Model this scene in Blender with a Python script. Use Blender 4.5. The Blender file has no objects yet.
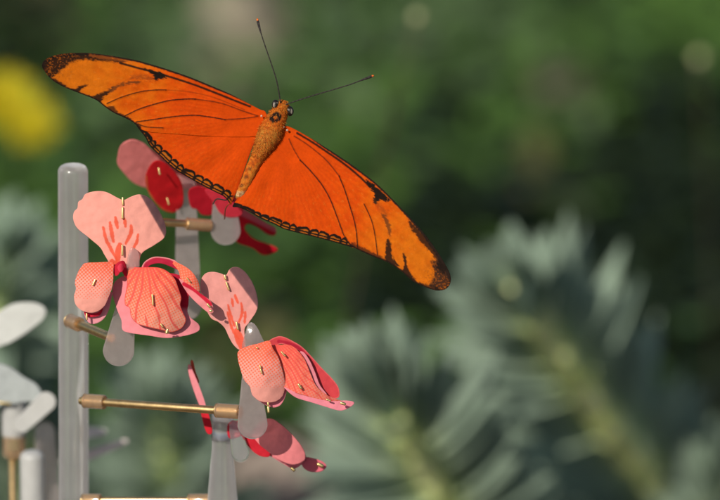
import bpy, bmesh, math, random
import numpy as np
from mathutils import Vector, noise
from mathutils.geometry import delaunay_2d_cdt
random.seed(7); rng = np.random.default_rng(7)
R = math.radians
scene = bpy.context.scene
COL = scene.collection

# ------------------------------------------------------------------ camera
PITCH = R(15); FPX = 5556.0
Fpt = Vector((0, 0, 0.32))
fwd = Vector((0, math.cos(PITCH), -math.sin(PITCH)))
upv = Vector((0, math.sin(PITCH), math.cos(PITCH)))
rgt = Vector((1, 0, 0))
CAM = Fpt - fwd
cd = bpy.data.cameras.new('camera'); cam = bpy.data.objects.new('camera', cd); COL.objects.link(cam)
cam.location = CAM; cam.rotation_euler = (math.pi/2 - PITCH, 0, 0)
cd.sensor_width = 36; cd.lens = 36*FPX/720
cd.clip_start = 0.05; cd.clip_end = 200
cd.dof.use_dof = True; cd.dof.focus_distance = 1.0; cd.dof.aperture_fstop = 15.5
scene.camera = cam

# ------------------------------------------------------------------ light
SUN = Vector((-0.44, -0.70, 0.54)).normalized()
w = bpy.data.worlds.new('World'); scene.world = w; w.use_nodes = True
nt = w.node_tree; nt.nodes.clear()
sky = nt.nodes.new('ShaderNodeTexSky'); sky.sky_type = 'NISHITA'; sky.sun_disc = False
sky.sun_elevation = math.asin(SUN.z); sky.sun_rotation = math.atan2(SUN.x, SUN.y)
bg = nt.nodes.new('ShaderNodeBackground'); bg.inputs[1].default_value = 0.075
wo = nt.nodes.new('ShaderNodeOutputWorld')
nt.links.new(sky.outputs[0], bg.inputs[0]); nt.links.new(bg.outputs[0], wo.inputs[0])
sl = bpy.data.lights.new('sun', 'SUN'); sl.energy = 4.3; sl.angle = R(0.55); sl.color = (1, 0.93, 0.82)
so = bpy.data.objects.new('sun', sl); COL.objects.link(so)
so.location = (-0.5, -0.6, 1.5); so.rotation_euler = SUN.to_track_quat('Z', 'Y').to_euler()
vs = scene.view_settings
vs.view_transform = 'Standard'; vs.look = 'None'; vs.gamma = 1; vs.exposure = 0; vs.use_curve_mapping = False

# ------------------------------------------------------------------ helpers
MM = 0.001
def P(x, y, dz=0.0):
    """photo pixel + millimetres behind the focus plane -> world point"""
    d = 1.0 + dz*MM
    return CAM + fwd*d + rgt*((x-360)/FPX*d) + upv*((250-y)/FPX*d)
def Pn(x, y, dz):
    d = 1.0 + dz*MM
    c = np.array(CAM); f = np.array(fwd); r = np.array(rgt); u = np.array(upv)
    return c + f*d[:, None] + r*((x-360)/FPX*d)[:, None] + u*((250-y)/FPX*d)[:, None]
PX = 1/FPX      # metres per pixel at the focus plane
def lin(r, g, b):
    f = lambda c: (c/255/12.92) if c/255 <= 0.04045 else ((c/255+0.055)/1.055)**2.4
    return np.array((f(r), f(g), f(b)))
def empty(name, label, cat, loc, group=None):
    o = bpy.data.objects.new(name, None); COL.objects.link(o); o.location = loc
    o.empty_display_size = 0.01
    o['label'] = label; o['category'] = cat
    if group: o['group'] = group
    return o
def link(name, verts, faces, mat, parent=None, cols=None, smooth=True, label=None):
    me = bpy.data.meshes.new(name)
    if parent is not None:
        root = parent
        off = Vector((0, 0, 0))
        while root is not None:
            off += root.location; root = root.parent
        off = np.array(off)
    else: off = np.zeros(3)
    V = np.asarray(verts, dtype=float) - off
    me.from_pydata(V.tolist(), [], [tuple(f) for f in faces])
    if cols is not None:
        a = me.color_attributes.new('Col', 'FLOAT_COLOR', 'POINT')
        c = np.ones((len(V), 4), dtype=np.float32); c[:, :3] = cols
        a.data.foreach_set('color', c.ravel())
    if smooth: me.polygons.foreach_set('use_smooth', [True]*len(me.polygons))
    me.materials.append(mat); me.update()
    o = bpy.data.objects.new(name, me); COL.objects.link(o)
    if parent is not None: o.parent = parent
    if label: o['label'] = label
    return o

def mat(name, base=None, rough=0.6, metal=0, spec=0.4, trans=0, translucent=0, noise_scale=800, var=0.12, bump=0.0, bump_scale=2500, sheen=0, ior=1.45, coat=0, alpha=1):
    m = bpy.data.materials.new(name); m.use_nodes = True
    N = m.node_tree.nodes; L = m.node_tree.links; b = N['Principled BSDF']
    b.inputs['Roughness'].default_value = rough; b.inputs['Metallic'].default_value = metal
    b.inputs['Specular IOR Level'].default_value = spec; b.inputs['IOR'].default_value = ior
    b.inputs['Transmission Weight'].default_value = trans
    b.inputs['Sheen Weight'].default_value = sheen; b.inputs['Coat Weight'].default_value = coat
    b.inputs['Alpha'].default_value = alpha
    tc = N.new('ShaderNodeTexCoord')
    n = N.new('ShaderNodeTexNoise'); n.inputs['Scale'].default_value = noise_scale; n.inputs['Detail'].default_value = 6
    L.new(tc.outputs['Object'], n.inputs['Vector'])
    mr = N.new('ShaderNodeMapRange'); mr.inputs[1].default_value = 0.3; mr.inputs[2].default_value = 0.7
    mr.inputs[3].default_value = 1-var; mr.inputs[4].default_value = 1+var
    L.new(n.outputs[0], mr.inputs[0])
    vm = N.new('ShaderNodeVectorMath'); vm.operation = 'SCALE'
    if base is None:
        at = N.new('ShaderNodeAttribute'); at.attribute_name = 'Col'; L.new(at.outputs['Color'], vm.inputs[0])
    else: vm.inputs[0].default_value = tuple(base)
    L.new(mr.outputs[0], vm.inputs['Scale']); L.new(vm.outputs[0], b.inputs['Base Color'])
    if bump:
        n2 = N.new('ShaderNodeTexNoise'); n2.inputs['Scale'].default_value = bump_scale; n2.inputs['Detail'].default_value = 4
        L.new(tc.outputs['Object'], n2.inputs['Vector'])
        bp = N.new('ShaderNodeBump'); bp.inputs['Strength'].default_value = bump; bp.inputs['Distance'].default_value = 0.0002
        L.new(n2.outputs[0], bp.inputs['Height']); L.new(bp.outputs[0], b.inputs['Normal'])
    if translucent:
        t = N.new('ShaderNodeBsdfTranslucent'); L.new(vm.outputs[0], t.inputs[0])
        mx = N.new('ShaderNodeMixShader'); mx.inputs[0].default_value = translucent
        L.new(b.outputs[0], mx.inputs[1]); L.new(t.outputs[0], mx.inputs[2]); L.new(mx.outputs[0], N['Material Output'].inputs[0])
    return m

M_wing = mat('wing_scales', rough=0.75, spec=0.04, noise_scale=2200, var=0.06, bump=0.15, bump_scale=5000)
M_body = mat('body_fuzz', rough=0.85, spec=0.1, noise_scale=3000, var=0.22, bump=0.5, bump_scale=3500)
M_paper = mat('printed_paper', rough=0.75, spec=0.2, noise_scale=1500, var=0.04, bump=0.2, bump_scale=4000, translucent=0.2)
M_brass = mat('brass', base=(0.80, 0.55, 0.25), rough=0.36, metal=1, noise_scale=700, var=0.15, bump=0.08, bump_scale=3000)
M_gold = mat('gold_pin', base=(0.95, 0.72, 0.30), rough=0.38, metal=1, noise_scale=900, var=0.15)
M_acr = mat('frosted_acrylic', base=(0.97, 0.94, 0.90), rough=0.2, spec=0.5, trans=0.9, translucent=0.24, sheen=0.7, noise_scale=250, var=0.06, bump=0.1, bump_scale=3000)
M_acrp = mat('frosted_acrylic_thin', base=(0.90, 0.78, 0.76), rough=0.2, spec=0.4, trans=0.88, translucent=0.26, sheen=0.6, noise_scale=600, var=0.08, bump=0.12, bump_scale=3000)
M_clear = mat('clear_acrylic', base=(0.9, 0.88, 0.88), rough=0.12, spec=0.5, trans=0.92, noise_scale=300, var=0.03)
M_collar = mat('collar', base=(0.90, 0.66, 0.42), rough=0.12, spec=0.6, trans=0.8, noise_scale=900, var=0.04, coat=0.4)
M_dark = mat('dark_keratin', base=(0.02, 0.014, 0.01), rough=0.35, noise_scale=2000, var=0.3)
M_leaf = mat('waxy_leaf', rough=0.6, spec=0.3, noise_scale=120, var=0.12, translucent=0.22)
M_cover = mat('green_leaf', rough=0.5, spec=0.4, noise_scale=60, var=0.3, translucent=0.2)
M_flower = mat('flower_petal', rough=0.7, noise_scale=100, var=0.15, translucent=0.2)

def crom(pts, closed=True, n=12):
    p = np.asarray(pts, float); N = len(p); out = []
    for i in range(N if closed else N-1):
        if closed: a, b, c, d = p[i-1], p[i], p[(i+1) % N], p[(i+2) % N]
        else: a, b, c, d = p[max(i-1, 0)], p[i], p[i+1], p[min(i+2, N-1)]
        for k in range(n):
            t = k/n
            out.append(0.5*((2*b)+(-a+c)*t+(2*a-5*b+4*c-d)*t*t+(-a+3*b-3*c+d)*t**3))
    if not closed: out.append(p[-1])
    return np.array(out)
def resample(p, step, closed=True):
    q = np.vstack([p, p[:1]]) if closed else p
    s = np.r_[0, np.cumsum(np.linalg.norm(np.diff(q, axis=0), axis=1))]
    n = max(8, int(s[-1]/step)); t = np.linspace(0, s[-1], n+1)
    r = np.stack([np.interp(t, s, q[:, k]) for k in range(p.shape[1])], 1)
    return r[:-1] if closed else r
def inside(pts, poly):
    x, y = pts[:, 0], pts[:, 1]; r = np.zeros(len(pts), bool); j = len(poly)-1
    for i in range(len(poly)):
        xi, yi = poly[i]; xj, yj = poly[j]
        if yi != yj:
            c = ((yi > y) != (yj > y)) & (x < (xj-xi)*(y-yi)/(yj-yi)+xi)
            r ^= c
        j = i
    return r
def pdist(x, y, poly, closed=False, want_s=False):
    """distance to polyline (and arc length of the closest point)"""
    p = np.asarray(poly, float)
    if closed: p = np.vstack([p, p[:1]])
    best = np.full(x.shape, 1e9); bs = np.zeros(x.shape); acc = 0
    for a, b in zip(p[:-1], p[1:]):
        d = b-a; L2 = d@d
        if L2 == 0: continue
        t = np.clip(((x-a[0])*d[0]+(y-a[1])*d[1])/L2, 0, 1)
        e = np.hypot(x-a[0]-t*d[0], y-a[1]-t*d[1])
        m = e < best; best[m] = e[m]
        L = math.sqrt(L2); bs[m] = acc+t[m]*L; acc += L
    return (best, bs) if want_s else best
def vnoise(x, y, sc, seed=0, oct=3):
    return np.array([noise.fractal(Vector((a/sc, b/sc, seed*7.3)), 1.0, 2.0, oct) for a, b in zip(x, y)])
def sst(e0, e1, v):
    t = np.clip((v-e0)/(e1-e0), 0, 1); return t*t*(3-2*t)
def mixc(c, d, k):
    return c*(1-k[:, None])+np.asarray(d)*k[:, None]

def sheet(name, outline, dzf, colf, m, parent, step=0.7, thick=0.16, smooth=True, back=None, label=None, crinkle=0.06):
    o = resample(crom(outline, True, 10) if smooth else np.asarray(outline, float), step)
    lo, hi = o.min(0), o.max(0)
    gx, gy = np.meshgrid(np.arange(lo[0], hi[0], step), np.arange(lo[1], hi[1], step*0.87))
    gx = gx + (np.arange(gx.shape[0]) % 2)[:, None]*step*0.5
    g = np.stack([gx.ravel(), gy.ravel()], 1); g = g[inside(g, o)]
    g = g[pdist(g[:, 0], g[:, 1], o, True) > step*0.55]
    g = g + (rng.random(g.shape)-0.5)*step*0.05
    pts = np.vstack([o, g]); n = len(o)
    vo, _, fo, _, _, _ = delaunay_2d_cdt([Vector(q) for q in pts], [(i, (i+1) % n) for i in range(n)], [], 1, 1e-4)
    v = np.array([tuple(q) for q in vo]); f = [list(t) for t in fo]
    x, y = v[:, 0], v[:, 1]
    dz = dzf(x, y)
    if crinkle: dz = dz + vnoise(x, y, 14, hash(len(v)) % 50, 2)*crinkle*3
    c = colf(x, y)
    V1 = Pn(x, y, dz); V2 = Pn(x, y, dz+thick)
    N = len(v)
    # boundary edges
    cnt = {}
    for t in f:
        for a, b in zip(t, t[1:]+t[:1]): cnt[(a, b)] = 1
    bd = [(a, b) for (a, b) in cnt if (b, a) not in cnt]
    # orientation: want front normals to camera
    a, b, cc = [Vector(V1[k]) for k in f[0][:3]]
    nrm = (b-a).cross(cc-a)
    flip = nrm.dot(fwd) > 0
    F = []
    for t in f:
        F.append(t[::-1] if flip else t)
        F.append([q+N for q in (t if flip else t[::-1])])
    for a, b in bd: F.append([a, b, b+N, a+N] if flip else [b, a, a+N, b+N])
    cb = c if back is None else np.tile(back, (N, 1))
    return link(name, np.vstack([V1, V2]), F, m, parent, np.vstack([c, cb]), label=label)

def tube(name, pts, rad, m, parent, seg=14, cols=None, label=None, caps=True, colf=None):
    """pts world points, rad list (metres)"""
    pts = [Vector(p) for p in pts]; n = len(pts)
    if not hasattr(rad, '__len__'): rad = [rad]*n
    V = []; Fc = []; ref = None
    for i, p in enumerate(pts):
        t = (pts[min(i+1, n-1)]-pts[max(i-1, 0)]).normalized()
        if ref is None:
            ref = t.orthogonal().normalized()
        ref = (ref-t*ref.dot(t)).normalized(); s = t.cross(ref)
        for k in range(seg):
            a = 2*math.pi*k/seg
            V.append(p+(ref*math.cos(a)+s*math.sin(a))*rad[i])
    for i in range(n-1):
        for k in range(seg):
            k2 = (k+1) % seg
            Fc.append((i*seg+k, i*seg+k2, (i+1)*seg+k2, (i+1)*seg+k))
    if caps:
        Fc.append(tuple(range(seg-1, -1, -1))); Fc.append(tuple((n-1)*seg+k for k in range(seg)))
    C = None
    if colf is not None: C = colf(np.array([tuple(v) for v in V]))
    elif cols is not None: C = np.repeat(np.array(cols), seg, 0)
    return link(name, [tuple(v) for v in V], Fc, m, parent, C, label=label)
def rounded(a, b, r, bev=0.25, n=5):
    """points and radii of a rod with rounded ends"""
    a, b = Vector(a), Vector(b); d = (b-a).normalized(); L = (b-a).length; bv = r*bev
    pts, rad = [], []
    for k in range(n+1):
        an = math.pi/2*k/n; pts.append(a+d*bv*(1-math.sin(an))); rad.append(r-bv+bv*math.cos(math.pi/2-an))
    pts = pts[::-1] if False else pts
    P1 = [(bv*(1-math.cos(math.pi/2*k/n)), r-bv+bv*math.sin(math.pi/2*k/n)) for k in range(n+1)]
    out = [(s, q) for s, q in P1]+[(L-s, q) for s, q in P1[::-1]]
    return [a+d*s for s, _ in out], [q for _, q in out]
def rod(name, a, b, r, m, parent, bev=0.25, seg=24, label=None):
    p, q = rounded(a, b, r, bev); return tube(name, p, q, m, parent, seg, label=label)
def pin(parent, x1, y1, x2, y2, dz=-0.6, r=0.75, bead=False):
    """flat little brass staple lying on the paper"""
    a, b = P(x1, y1, dz), P(x2, y2, dz)
    m_ = np.array((a+b)/2-parent.location); best = (1e9, parent)
    for ch in parent.children:
        if ch.type == 'MESH' and 'pin' not in ch.name:
            co = np.empty(len(ch.data.vertices)*3, np.float32); ch.data.vertices.foreach_get('co', co)
            best = min(best, (float(np.min(np.linalg.norm(co.reshape(-1, 3)-m_, axis=1))), ch), key=lambda q: q[0])
    o = rod('pin', a, b, r*PX, M_gold, best[1], 0.8, 10)
    return o
def ball(name, c, r, m, parent, cols=None, sq=(1, 1, 1), colf=None, label=None):
    V = []; F = []; nu, nv = 18, 12
    for j in range(nv+1):
        th = math.pi*j/nv
        for i in range(nu):
            ph = 2*math.pi*i/nu
            V.append((c[0]+r*sq[0]*math.sin(th)*math.cos(ph), c[1]+r*sq[1]*math.sin(th)*math.sin(ph), c[2]+r*sq[2]*math.cos(th)))
    for j in range(nv):
        for i in range(nu):
            i2 = (i+1) % nu; F.append((j*nu+i, (j+1)*nu+i, (j+1)*nu+i2, j*nu+i2))
    C = colf(np.array(V)) if colf else (np.tile(cols, (len(V), 1)) if cols is not None else None)
    return link(name, V, F, m, parent, C, label=label)

# ================================================================== BACKGROUND
def ground_mat():
    m = bpy.data.materials.new('garden_soil'); m.use_nodes = True
    N = m.node_tree.nodes; L = m.node_tree.links; b = N['Principled BSDF']; b.inputs['Roughness'].default_value = 0.95
    tc = N.new('ShaderNodeTexCoord'); n = N.new('ShaderNodeTexNoise'); n.inputs['Scale'].default_value = 25; n.inputs['Detail'].default_value = 8
    L.new(tc.outputs['Object'], n.inputs['Vector'])
    cr = N.new('ShaderNodeValToRGB'); cr.color_ramp.elements[0].position = 0.35; cr.color_ramp.elements[1].position = 0.7
    cr.color_ramp.elements[0].color = (0.035, 0.026, 0.018, 1); cr.color_ramp.elements[1].color = (0.20, 0.145, 0.11, 1)
    L.new(n.outputs[0], cr.inputs[0]); L.new(cr.outputs[0], b.inputs['Base Color'])
    n2 = N.new('ShaderNodeTexNoise'); n2.inputs['Scale'].default_value = 120; n2.inputs['Detail'].default_value = 8
    L.new(tc.outputs['Object'], n2.inputs['Vector'])
    bp = N.new('ShaderNodeBump'); bp.inputs['Distance'].default_value = 0.01; L.new(n2.outputs[0], bp.inputs['Height']); L.new(bp.outputs[0], b.inputs['Normal'])
    return m
g = link('ground', [(-60, -60, 0), (60, -60, 0), (60, 60, 0), (-60, 60, 0)], [(0, 1, 2, 3)], ground_mat(), smooth=False); g['kind'] = 'structure'

def add_leaf(V, F, C, base, d, up, L, W, col, basecol=None, curl=0.15, nseg=5, thick=0.0, prof=(0.35, 0.8, 1.0, 0.9, 0.55, 0.0)):
    """lance-shaped leaf, folded along its midrib; d direction, up leaf normal"""
    d = d.normalized(); s = d.cross(up)
    if s.length < 1e-4: s = d.orthogonal()
    s.normalize(); u = s.cross(d).normalized()
    i0 = len(V)
    for k in range(nseg+1):
        t = k/nseg; wd = W*0.5*prof[k]; c = base+d*(L*t)+u*(L*curl*t*t)
        cc = col if basecol is None else basecol*(1-min(1, t*4))+col*min(1, t*4)
        for e, h in ((-1, 0.25), (0, 0), (1, 0.25)):
            q = c+s*(e*wd)+u*(h*wd); V.append(tuple(q)); C.append(tuple(cc))
    for k in range(nseg):
        for e in (0, 1):
            a = i0+k*3+e; F.append((a, a+1, a+4, a+3))

# --- low mixed green growth
def inv(pt):
    v = pt-CAM; d = v.dot(fwd); return 360+v.dot(rgt)/d*FPX, 250-v.dot(upv)/d*FPX, d
KINDS = {'mid': (0.082, 0.165, 0.030), 'bright': (0.105, 0.21, 0.036), 'grey': (0.135, 0.21, 0.085), 'dark': (0.014, 0.026, 0.006), 'olive': (0.14, 0.135, 0.05)}  # the near-black kind has the shade of deep foliage put into its colour
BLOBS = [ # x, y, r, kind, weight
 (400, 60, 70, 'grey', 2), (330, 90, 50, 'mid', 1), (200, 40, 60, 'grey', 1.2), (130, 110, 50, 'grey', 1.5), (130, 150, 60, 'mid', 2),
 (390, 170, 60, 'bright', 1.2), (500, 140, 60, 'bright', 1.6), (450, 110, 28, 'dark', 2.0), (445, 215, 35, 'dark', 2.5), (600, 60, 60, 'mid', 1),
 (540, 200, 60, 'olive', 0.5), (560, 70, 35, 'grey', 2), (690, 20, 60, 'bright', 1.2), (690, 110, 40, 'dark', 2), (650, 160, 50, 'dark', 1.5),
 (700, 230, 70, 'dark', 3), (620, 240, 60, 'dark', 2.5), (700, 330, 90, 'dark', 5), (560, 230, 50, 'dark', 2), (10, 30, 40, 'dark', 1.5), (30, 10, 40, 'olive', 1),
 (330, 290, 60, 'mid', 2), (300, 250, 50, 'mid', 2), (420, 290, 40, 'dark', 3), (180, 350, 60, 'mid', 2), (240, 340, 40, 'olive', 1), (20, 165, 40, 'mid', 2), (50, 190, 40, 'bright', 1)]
GAPS = [(242, 18, 34), (562, 80, 20), (285, 488, 55), (8, 60, 20), (420, 400, 60), (190, 420, 70), (585, 250, 22)]
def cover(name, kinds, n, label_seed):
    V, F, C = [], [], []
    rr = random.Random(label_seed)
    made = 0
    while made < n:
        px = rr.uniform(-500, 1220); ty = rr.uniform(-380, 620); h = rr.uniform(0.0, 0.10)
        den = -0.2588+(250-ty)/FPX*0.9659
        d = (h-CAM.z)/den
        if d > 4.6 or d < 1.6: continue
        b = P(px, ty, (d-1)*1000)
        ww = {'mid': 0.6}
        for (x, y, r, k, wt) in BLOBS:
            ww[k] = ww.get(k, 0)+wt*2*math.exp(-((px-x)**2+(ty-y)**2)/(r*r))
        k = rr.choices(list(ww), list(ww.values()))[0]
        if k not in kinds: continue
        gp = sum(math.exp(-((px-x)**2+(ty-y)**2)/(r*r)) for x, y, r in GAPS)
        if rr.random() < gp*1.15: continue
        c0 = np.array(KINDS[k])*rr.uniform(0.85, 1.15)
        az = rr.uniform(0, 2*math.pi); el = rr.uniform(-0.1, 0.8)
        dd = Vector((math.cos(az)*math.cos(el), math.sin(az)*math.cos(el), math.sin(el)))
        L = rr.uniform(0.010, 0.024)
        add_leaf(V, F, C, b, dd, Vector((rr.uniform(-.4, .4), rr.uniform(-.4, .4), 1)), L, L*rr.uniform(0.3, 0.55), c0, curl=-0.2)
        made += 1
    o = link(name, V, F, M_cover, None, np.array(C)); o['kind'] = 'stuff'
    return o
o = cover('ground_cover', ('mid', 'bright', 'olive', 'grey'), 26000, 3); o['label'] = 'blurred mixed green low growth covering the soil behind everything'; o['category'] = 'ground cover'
o = cover('painted_shade_cover', ('dark',), 9000, 5); o['label'] = 'blurred growth with deep shade painted into its leaf colour, in the right and lower background'; o['category'] = 'ground cover'

# --- spurge plants
def spurge(label, pts, nleaf=70, leafL=0.024, leafW=0.0065, tint=1.0, seed=1, avoid=0.35, pale=1.0, stemr=0.0022, side=0.55, col=(0.225, 0.295, 0.226)):
    """pts: (px, py, metres from camera) from base to tip; base is led down to the soil"""
    rr = random.Random(seed)
    q = [P(x, y, (d-1)*1000) for x, y, d in pts]
    b0 = q[0]; foot = Vector((b0.x+(q[0].x-q[1].x)*0.6, b0.y+0.02, 0))
    mid = Vector(((b0.x+foot.x)/2+(q[0].x-q[1].x)*0.25, (b0.y+foot.y)/2, b0.z*0.45))
    ctrl = [foot, mid]+q
    c = crom([tuple(v) for v in ctrl], False, 10)
    root = empty('spurge_plant', label, 'plant', foot, 'spurge plants growing behind the feeder')
    stc = np.array((0.88, 0.90, 0.52))*pale*tint
    n = len(c)
    tube('stem', [tuple(v) for v in c], [stemr*(1.15-0.4*i/n)*(1+0.22*math.sin(i*1.9)) for i in range(n)], M_leaf, root, 10, cols=[stc]*n)
    V, F, C = [], [], []
    s = resample(c, 0.0005, False); start = int(len(s)*0.22)
    ga = 2.39996; colA = np.array(col)*tint
    for i in range(nleaf):
        t = (i+0.5)/nleaf; k = int(start+(len(s)-start-2)*t)
        p = Vector(s[k]); T = Vector(s[min(k+3, len(s)-1)])-Vector(s[max(k-3, 0)]); T.normalize()
        e1 = T.orthogonal().normalized(); e2 = T.cross(e1)
        a = i*ga+rr.uniform(-.2, .2)
        rad = e1*math.cos(a)+e2*math.sin(a)
        if rad.dot(-fwd) > side and rr.random() < avoid and t < 0.93:
            # short pale young leaves hugging the stalk
            for q_ in range(1):
                dd = (T*1.0+rad*0.35+Vector([rr.uniform(-.3, .3) for _ in range(3)])).normalized()
                add_leaf(V, F, C, p+rad*stemr*0.7, dd, (T+SUN).normalized(), rr.uniform(0.004, 0.006), 0.0035, np.array((0.82, 0.88, 0.50))*pale, curl=0.1)
            continue
        spread = R(56) if t < 0.85 else R(56-44*(t-0.85)/0.15)
        spread += rr.uniform(-.2, .2)
        d = T*math.cos(spread)+rad*math.sin(spread)
        L = leafL*rr.uniform(0.85, 1.15)*(1 if t < 0.9 else 1-0.45*(t-0.9)/0.1)
        cc = colA*rr.uniform(0.8, 1.2)
        add_leaf(V, F, C, p+rad*stemr*0.5, d, (T*0.6+SUN*rr.uniform(0.4, 1.3)).normalized(), L, leafW*rr.uniform(0.9, 1.15), cc, np.array((0.62, 0.72, 0.36))*pale*tint, curl=rr.uniform(-0.02, 0.10), prof=(0.4, 0.75, 1.0, 0.95, 0.65, 0.05))
    link('foliage', V, F, M_leaf, root, np.array(C))
    return root
spurge('tall grey green spurge at right, leaning up left on a bare yellow green stalk', [(790, 650, 1.52), (664, 490, 1.42), (590, 400, 1.37), (515, 290, 1.33)], 560, 0.030, 0.0060, 1.25, 1, 1.0, stemr=0.0042, side=-0.08)
spurge('spurge at bottom centre, right of the lower orchids, leaves fanned upward', [(540, 660, 1.42), (455, 520, 1.34), (410, 445, 1.31), (378, 385, 1.30)], 440, 0.030, 0.0062, 1.2, 2, 1.0, stemr=0.0032, side=0.3)
spurge('spurge tip cut by the left edge beside the tall acrylic post', [(-40, 420, 1.50), (-15, 330, 1.44), (8, 245, 1.42)], 300, 0.026, 0.0064, 1.3, 3, 0.2)
spurge('spurge shoot seen between the two brass rods in the lower left', [(190, 640, 1.52), (175, 500, 1.47), (160, 405, 1.45)], 240, 0.026, 0.0062, 1.15, 4, 0.2)
spurge('spurge shoot behind the white paper petals in the bottom left corner', [(50, 640, 1.55), (35, 500, 1.5), (25, 400, 1.48)], 220, 0.026, 0.0062, 1.15, 5, 0.2)
spurge('short spurge shoot in the bottom right corner', [(730, 700, 1.45), (725, 590, 1.42), (712, 480, 1.41)], 200, 0.029, 0.0072, 1.1, 6, 0.2, pale=0.6)
spurge('spurge shoot low between the two big spurge stems', [(560, 700, 1.50), (545, 590, 1.46), (530, 470, 1.44)], 240, 0.030, 0.0072, 1.2, 7, 0.2, pale=0.7)

# --- stones
def stone(label, x, y, d, rx, ry, rz, c, seed):
    p = P(x, y, (d-1)*1000); V, F = [], []; nu, nv = 28, 18
    for j in range(nv+1):
        th = math.pi*j/nv
        for i in range(nu):
            ph = 2*math.pi*i/nu; q = Vector((math.sin(th)*math.cos(ph), math.sin(th)*math.sin(ph), math.cos(th)))
            k = 1+0.22*noise.fractal(q*1.4+Vector((seed, 0, 0)), 1, 2, 4)
            V.append((p.x+q.x*rx*k, p.y+q.y*ry*k, max(-0.01, p.z+q.z*rz*k if q.z > 0 else p.z+q.z*max(rz, p.z+0.005)*k)))
    for j in range(nv):
        for i in range(nu):
            i2 = (i+1) % nu; F.append((j*nu+i, (j+1)*nu+i, (j+1)*nu+i2, j*nu+i2))
    o = link('garden_stone', V, F, mat('weathered_stone', base=c, rough=0.9, noise_scale=60, var=0.3, bump=0.6, bump_scale=300))
    o['label'] = label; o['category'] = 'stone'; o['group'] = 'blurred stones among the plants'
stone('blurred brown stone low in the middle, under the lower rear orchid', 285, 492, 1.62, 0.022, 0.02, 0.014, (0.27, 0.215, 0.175), 1)
stone('blurred beige stone at the top edge, left of the left antenna', 240, 18, 2.3, 0.020, 0.02, 0.018, (0.27, 0.235, 0.17), 2)
stone('blurred grey brown stone at upper right among green leaves', 562, 85, 2.25, 0.014, 0.02, 0.016, (0.17, 0.15, 0.11), 3)
# --- yellow blooms
def yellow(label, x, y, d, rad, seed):
    rr = random.Random(seed); c = P(x, y, (d-1)*1000)
    foot = Vector((c.x-0.01, c.y+0.01, 0))
    root = empty('yellow_flower', label, 'flower', foot, 'yellow flowers behind the left wing')
    nrm = Vector((0.15, -0.75, 0.6)).normalized()
    tube('stem', [tuple(v) for v in crom([tuple(foot), tuple(foot.lerp(c, 0.5)+Vector((0.006, 0, 0))), tuple(c-nrm*0.002)], False, 8)], 0.0009, M_leaf, root, 8, cols=[(0.06, 0.12, 0.03)]*17)
    V, F, C = [], [], []; e1 = nrm.orthogonal().normalized(); e2 = nrm.cross(e1)
    for ring, (n, sc, tilt) in enumerate(((16, 1, 0.15), (13, 0.75, 0.45), (9, 0.5, 0.8))):
        for i in range(n):
            a = 2*math.pi*i/n+rr.uniform(-.1, .1); rd = e1*math.cos(a)+e2*math.sin(a)
            add_leaf(V, F, C, c+rd*rad*0.12, rd*math.cos(tilt)+nrm*math.sin(tilt), nrm, rad*sc*rr.uniform(.9, 1.1), rad*0.42*sc, np.array((0.50, 0.43, 0.006))*rr.uniform(.85, 1.15), curl=0.1)
    link('petals', V, F, M_flower, root, np.array(C))
    ball('flower_centre', c+nrm*0.001, rad*0.22, M_flower, root, cols=np.array((0.55, 0.33, 0.01)))
    return root
yellow('blurred yellow bloom at the left edge, the upper one of two', 2, 101, 1.62, 0.0098, 1)
yellow('blurred yellow bloom below the left wing tip, the lower one of two', 29, 123, 1.66, 0.0086, 2)

# --- two pale buds on thin stalks
def bud(label, x, y, d, r, lean):
    c = P(x, y, (d-1)*1000); foot = Vector((c.x+lean, c.y+0.05, 0))
    root = empty('flower_bud', label, 'flower bud', foot, 'pale round buds on thin stalks')
    tube('stem', [tuple(v) for v in crom([tuple(foot), tuple(foot.lerp(c, 0.6)+Vector((lean*0.3, 0, 0))), tuple(c)], False, 8)], 0.0003, M_leaf, root, 8, cols=[(0.10, 0.08, 0.05)]*17)
    V, F, C = [], [], []
    for i in range(26):
        th = math.acos(1-2*(i+.5)/26); ph = i*2.4; dd = Vector((math.sin(th)*math.cos(ph), math.sin(th)*math.sin(ph), math.cos(th)))
        add_leaf(V, F, C, c+dd*r*0.55, dd*0.6+Vector((0, 0, .5)), dd, r*0.9, r*0.7, np.array((0.8, 0.8, 0.5)))
    link('bracts', V, F, M_flower, root, np.array(C))
    ball('bud_head', c, r*0.75, M_flower, root, cols=np.array((0.8, 0.8, 0.5)))
bud('pale round bud on a thin brown stalk above the right antenna', 417, 17, 1.37, 0.0011, -0.03)
bud('pale round bud in front of growth painted as shade near the right edge', 699, 58, 1.50, 0.0013, 0.01)

# ================================================================== FEEDER STAND
stand_foot = P(71, 168, 25); stand_foot = Vector((stand_foot.x, stand_foot.y, 0))
stand = empty('feeder_stand', 'frosted acrylic post with thin brass rods and teardrop paddles holding the pink paper orchids', 'feeder stand', stand_foot)
T = P(73, 165, 22)
rod('post', T, Vector((T.x-0.0035, T.y, 0.0)), 15*PX*1.02, M_acr, stand, 0.45, 40)
def arm(a, b, ra=4, c0=None, c1=None, rc=8, m=M_brass):
    r = rod('rod', P(*a), P(*b), ra*PX, m, stand, 0.2, 20)
    for c in (c0, c1):
        if c: 
            a_, b_ = P(*c[0]), P(*c[1]); q = rod('collar', a_, b_, rc*PX, M_collar, r, 0.18, 28)
            dd_ = (b_-a_).normalized(); rod('collar_ring', a_+dd_*0.00008, a_+dd_*0.00035, rc*PX*1.03, M_brass, r, 0.1, 28)
    return r
arm((80, 400.5, 20), (239, 411.8, 4), 4.1, ((84, 400.7, 19.5), (105, 402.3, 17.5)), ((216.5, 410.2, 6), (240, 412, 3.5)), 7.4)
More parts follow.
